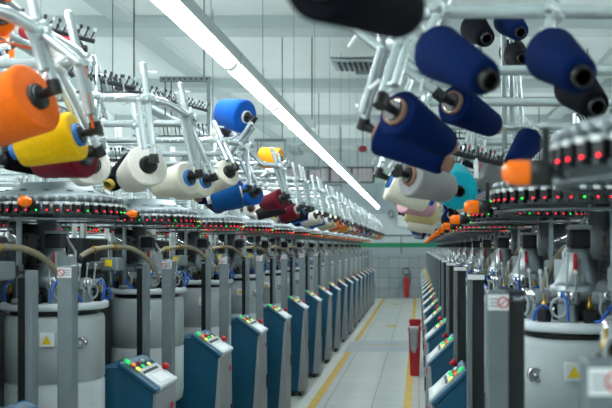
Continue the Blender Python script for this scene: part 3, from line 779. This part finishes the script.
for i in range(NR):
    y=YR0+PITCH*i
    if y>WALLY-.8: break
    m=machine(-1,y,i,0 if i<3 else (1 if i<8 else 2),'R',postx=.325)
    tag(m,'grey and white circular knitting machine, %s in the row right of the aisle'%ORD[i],'knitting machine','knitting machines of the right row')
    console('R',y,i)
    r=make_creel('R',-1,y,i,None); tag(r,'white tube yarn creel with hanging cone holders, %s along the right row'%ORD[i],'yarn creel','yarn creels of the right row')
    a=(r,'R',-1,XR,y)
    if i==0:
        hero(*a,(322,-33),.95,(404,12),'slim','black',core_brown,'large blurred black yarn cone at the top edge',1)
    elif i==1:
        hero(*a,(436,51),1.86,(487,79),'slim','navy',core_black,'blurred navy yarn cone with open ring end, left of two near the top',-1)
        hero(*a,(550,54),1.86,(581,76),'slim','navy',core_black,'blurred navy yarn cone near the upper right corner',-1)
        hero(*a,(574,86),2.35,(596,106),'slim','black',core_black,'black yarn cone under the upper right navy cone',-1)
        hero(*a,(396,112),2.05,(448,145),'slim','navy',core_brown,'upper navy yarn cone of the overlapping pair',1,(399,42,2.1))
        hero(*a,(380,133),2.34,(446,163),'slim','navy',core_brown,'lower navy yarn cone of the overlapping pair',-1,(388,42,2.26))
        hero(*a,(453,103),2.42,(494,126),'slim','navy',core_brown,'navy yarn cone hanging behind the overlapping navy pair',1)
    elif i==2:
        hero(*a,(474,28),3.5,(486,38),'slim','black',core_black,'small black yarn cone behind the top white rail',-1)
        hero(*a,(507,20),3.5,(520,32),'slim','navy',core_black,'small dark navy cone left of the upper right tubes',-1)
        hero(*a,(512,52),3.7,(522,58),'slim','charcoal',core_black,'charcoal yarn cone tucked behind the navy cones',-1)
        hero(*a,(410,176),2.85,(450,189),'std','grey',core_brown,'grey yarn cone in front of the cream cone, right row',1)
        hero(*a,(391,180),3.2,(430,199),'big','cream',core_blue,'large cream yarn cone with blue core, right row',1)
        hero(*a,(452,184),3.45,(459,191),'huge','turquoise',core_black,'turquoise yarn cone with black core',-1)
        hero(*a,(476,168),3.55,(505,184),'big','grey',core_pink,'pale grey yarn cone behind the pin comb',1)
        hero(*a,(530,140),3.5,(512,165),'slim','navy',core_black,'navy yarn cone behind the amber signal lamp',-1)
    elif i==3:
        hero(*a,(404,199),4.15,(432,208),'std','pink',core_white,'pink yarn cone under the cream and grey cones',1)
        hero(*a,(408,206),4.4,(442,216),'big','pale yellow',core_white,'pale yellow yarn cone under the pink cone',1)
        hero(*a,(410,216),4.9,(440,226),'big','cream',core_white,'cream yarn cone lowest below the pale yellow cone',1)
        generic_cones(*a,i,['cream','grey','white','cream','white','navy','grey'],[1,6],'right row')
    else: generic_cones(*a,i,PAL_R[(i-3)%5],range(1,7) if i<12 else (1,2,3,4,5),'right row')
PAL_B=[['navy','cream','navy','teal','charcoal','black','navy'],['charcoal','navy','cream','black','teal','navy','cream'],['black','navy','teal','navy','navy','charcoal','white']]
# back rows, facing the next aisles
for row,side,X,y0,n,nm in(('LB',-1,-2.95,YL0-.2,10,'left'),('RB',1,1.87,YR0+1.4,9,'right')):
    for i in range(n):
        y=y0+PITCH*i
        m=machine(side,y,i,1 if i<3 else 2,row)
        tag(m,'grey knitting machine, %s in the back row behind the %s machines'%(ORD[i],nm),'knitting machine','knitting machines of the %s back row'%nm)
        r=make_creel(row,side,y,i,None); tag(r,'white tube yarn creel, %s along the back row behind the %s machines'%(ORD[i],nm),'yarn creel','yarn creels of the %s back row'%nm)
        generic_cones(r,row,side,X,y,i,PAL_B[i%3],[1,2,3,5,6],'%s back row'%nm)

# ------------------------------------------------------------------ small things
def small():
    # extinguisher on the far wall
    X=(406.5-VPX)*WALLY/F
    r=empty('fire_extinguisher',(X,WALLY-.13,.03)); tag(r,'red fire extinguisher hanging on the tiled far wall','fire extinguisher')
    rm=mat('extinguisher_red',rgb(196,24,34),.3)
    m=MB(); m.lathe([(1e-4,0),(.065,0),(.072,.01),(.072,.5),(.06,.56),(.03,.6),(.025,.62),(1e-4,.62)],rm,20); link('bottle',m.mesh('bottle'),r)
    m=MB(); m.lathe([(1e-4,.62),(.022,.62),(.022,.66),(1e-4,.66)],black,12); m.box((.03,0,.68),(.11,.02,.02),black); m.box((.03,0,.655),(.09,.02,.012),black); link('valve',m.mesh('valve'),r)
    m=MB(); m.tube([(-.02,0,.64),(-.1,0,.70),(-.13,-.01,.78),(-.06,-.02,.86),(.06,-.02,.84),(.12,-.01,.72),(.11,-.01,.5),(.09,-.01,.35)],.013,black,8); link('hose',m.mesh('hose'),r)
    m=MB(); m.box((0,.085,.4),(.05,.04,.12),dgrey); m.box((0,.1,.86),(.14,.02,.03),dgrey); link('wall_bracket',m.mesh('wall_bracket'),r)
    # waste bin with a cloth
    rr=empty('waste_bin',(-.05,10.1,.0)); tag(rr,'red plastic waste bin standing against the right row consoles','bin')
    br=mat('bin_red',rgb(178,20,32),.4)
    def ring(w,d,z,x=0): return [(x-w/2,-d/2,z),(x+w/2,-d/2,z),(x+w/2,d/2,z),(x-w/2,d/2,z)]
    m=MB(); A=ring(.105,.2,.0); B=ring(.145,.29,.56); C=ring(.135,.28,.56); Dd=ring(.095,.19,.012)
    m.add(A+B+C+Dd,[(3,2,1,0)]+[(i,(i+1)%4,4+(i+1)%4,4+i) for i in range(4)]+[(4+i,4+(i+1)%4,8+(i+1)%4,8+i) for i in range(4)]+[(8+i,8+(i+1)%4,12+(i+1)%4,12+i) for i in range(4)]+[(12,13,14,15)],br)
    link('bin_body',m.mesh('bin_body'),rr)
    m=MB(); m.tube([V(q)+V((0,0,.0)) for q in B]+[V(B[0])],.010,br,8); link('rim',m.mesh('rim'),rr)
    cl=mat('grey_cloth',rgb(150,154,158),.9,0,.15,25,.3)
    m=MB(); nu,nv=10,14; vs=[];fs=[]
    for i in range(nu+1):
        for j in range(nv+1):
            u=i/nu; v=j/nv
            yy=-.155-.0+.0*u; wob=.012*math.sin(u*9+v*3)
            if v<.25: q=(-.07+u*.12+wob*.3,-.05-.10*(v/.25),.575+.014*math.sin(PI*v/.25))
            else:
                t=(v-.25)/.75; q=(-.07+u*(.12-.03*t)+wob*.5+.02*t,-.16-wob*.5-.008+.018*t,.575-.30*t*(.75+.25*math.sin(u*PI)))
            vs.append(q)
    for i in range(nu):
        for j in range(nv): a=i*(nv+1)+j; fs.append((a,a+1,a+nv+2,a+nv+1))
    m.add(vs,fs,cl,True); o=link('cloth',m.mesh('cloth'),None,(-.05,10.1,0)); tag(o,'grey cloth draped over the front edge of the red bin','cloth')
    sm=o.modifiers.new('thickness','SOLIDIFY'); sm.thickness=.004
    # second bin further down
    o=copy_tree(rr); o.location=(-.05,11.05,0); o['label']='red plastic waste bin behind the bin with the grey cloth'
small()

# spiky pin combs seen behind the rails, and the orange threads of the first creel
def extra_comb(p, d, n, L, lab):
    m=MB(); m.tube([V((0,0,0))-V(d).normalized()*L/2,V(d).normalized()*L/2],.010,dgrey,6); d=V(d).normalized(); u=d.cross(V((0,0,1))).normalized()
    r=empty('thread_tensioner',p); tag(r,lab,'thread tensioner'); link('bar',m.mesh('bar'),r)
    m=MB()
    for i in range(n):
        q=d*(-L/2+L*(i+.5)/n)
        for sg in(-1,1): m.tube([q,q+V((0,0,.030))+u*.035*sg],.0028,black,5); m.box(q+V((0,0,.030))+u*.035*sg,(.008,.008,.012),(black,maroonp if 'turquoise' in lab else dgrey,steel)[i%3],None)
    link('tension_pins',m.mesh('tension_pins'),r)
    m=MB(); m.tube([(0,0,0),(0,0,-.07)],.009,steel,8); link('stem',m.mesh('stem'),r)
extra_comb(px(143,94,3.75),(.9,1,-.1),11,.26,'black spiky thread tensioner bar behind the rail above the large white cone')
extra_comb(px(190,106,4.7),(.7,1,-.1),10,.24,'black spiky thread tensioner bar left of the royal blue cone')
extra_comb(px(98,80,3.3),(.9,1,-.1),12,.30,'spiky thread tensioner bar behind the crossing white tubes')
extra_comb(px(52,30,2.9),(.9,1,-.1),12,.30,'blurred spiky thread tensioner bar at the upper left')
extra_comb(px(476,158,3.0),(1,.15,-.22),13,.20,'spiky thread tensioner bar above the turquoise cone')
for P,lab in (([(0,41,1.93),(38,50,2.2),(50,68,2.3),(52,86,2.34)],'orange thread running under the first white rail'),
              ([(84,66,2.42),(88,92,2.42),(93,128,2.40)],'orange thread running down the tube beside the yellow cone')):
    m=MB(); m.tube([px(*q) for q in P],.0045,mat('thread_orange',rgb(228,100,40),.8),6); tag(link('yarn_thread',m.mesh('yarn_thread')),lab,'thread')
# ------------------------------------------------------------------ light, camera, view
w=D.worlds.new('room_air'); SC.world=w; w.use_nodes=True
w.node_tree.nodes['Background'].inputs['Color'].default_value=(.8,.9,.92,1); w.node_tree.nodes['Background'].inputs['Strength'].default_value=.2
cd=D.cameras.new('camera'); cam=D.objects.new('camera',cd); COL.objects.link(cam); SC.camera=cam
cam.location=(0,0,CZ); cam.rotation_euler=(PI/2,0,0)
cd.sensor_width=36; cd.lens=F/612*36; cd.shift_x=-(VPX-306)/612; cd.shift_y=(VPY-204)/612
cd.clip_start=.05; cd.clip_end=100
cd.dof.use_dof=True; cd.dof.focus_distance=4.6; cd.dof.aperture_fstop=4.0
SC.view_settings.view_transform='Standard'; SC.view_settings.look='None'; SC.view_settings.gamma=1; SC.view_settings.use_curve_mapping=False
SC.view_settings.exposure=1.06
try:
    SC.cycles.use_denoising=True; SC.cycles.max_bounces=8; SC.cycles.diffuse_bounces=4; SC.cycles.sample_clamp_indirect=6
except Exception: pass
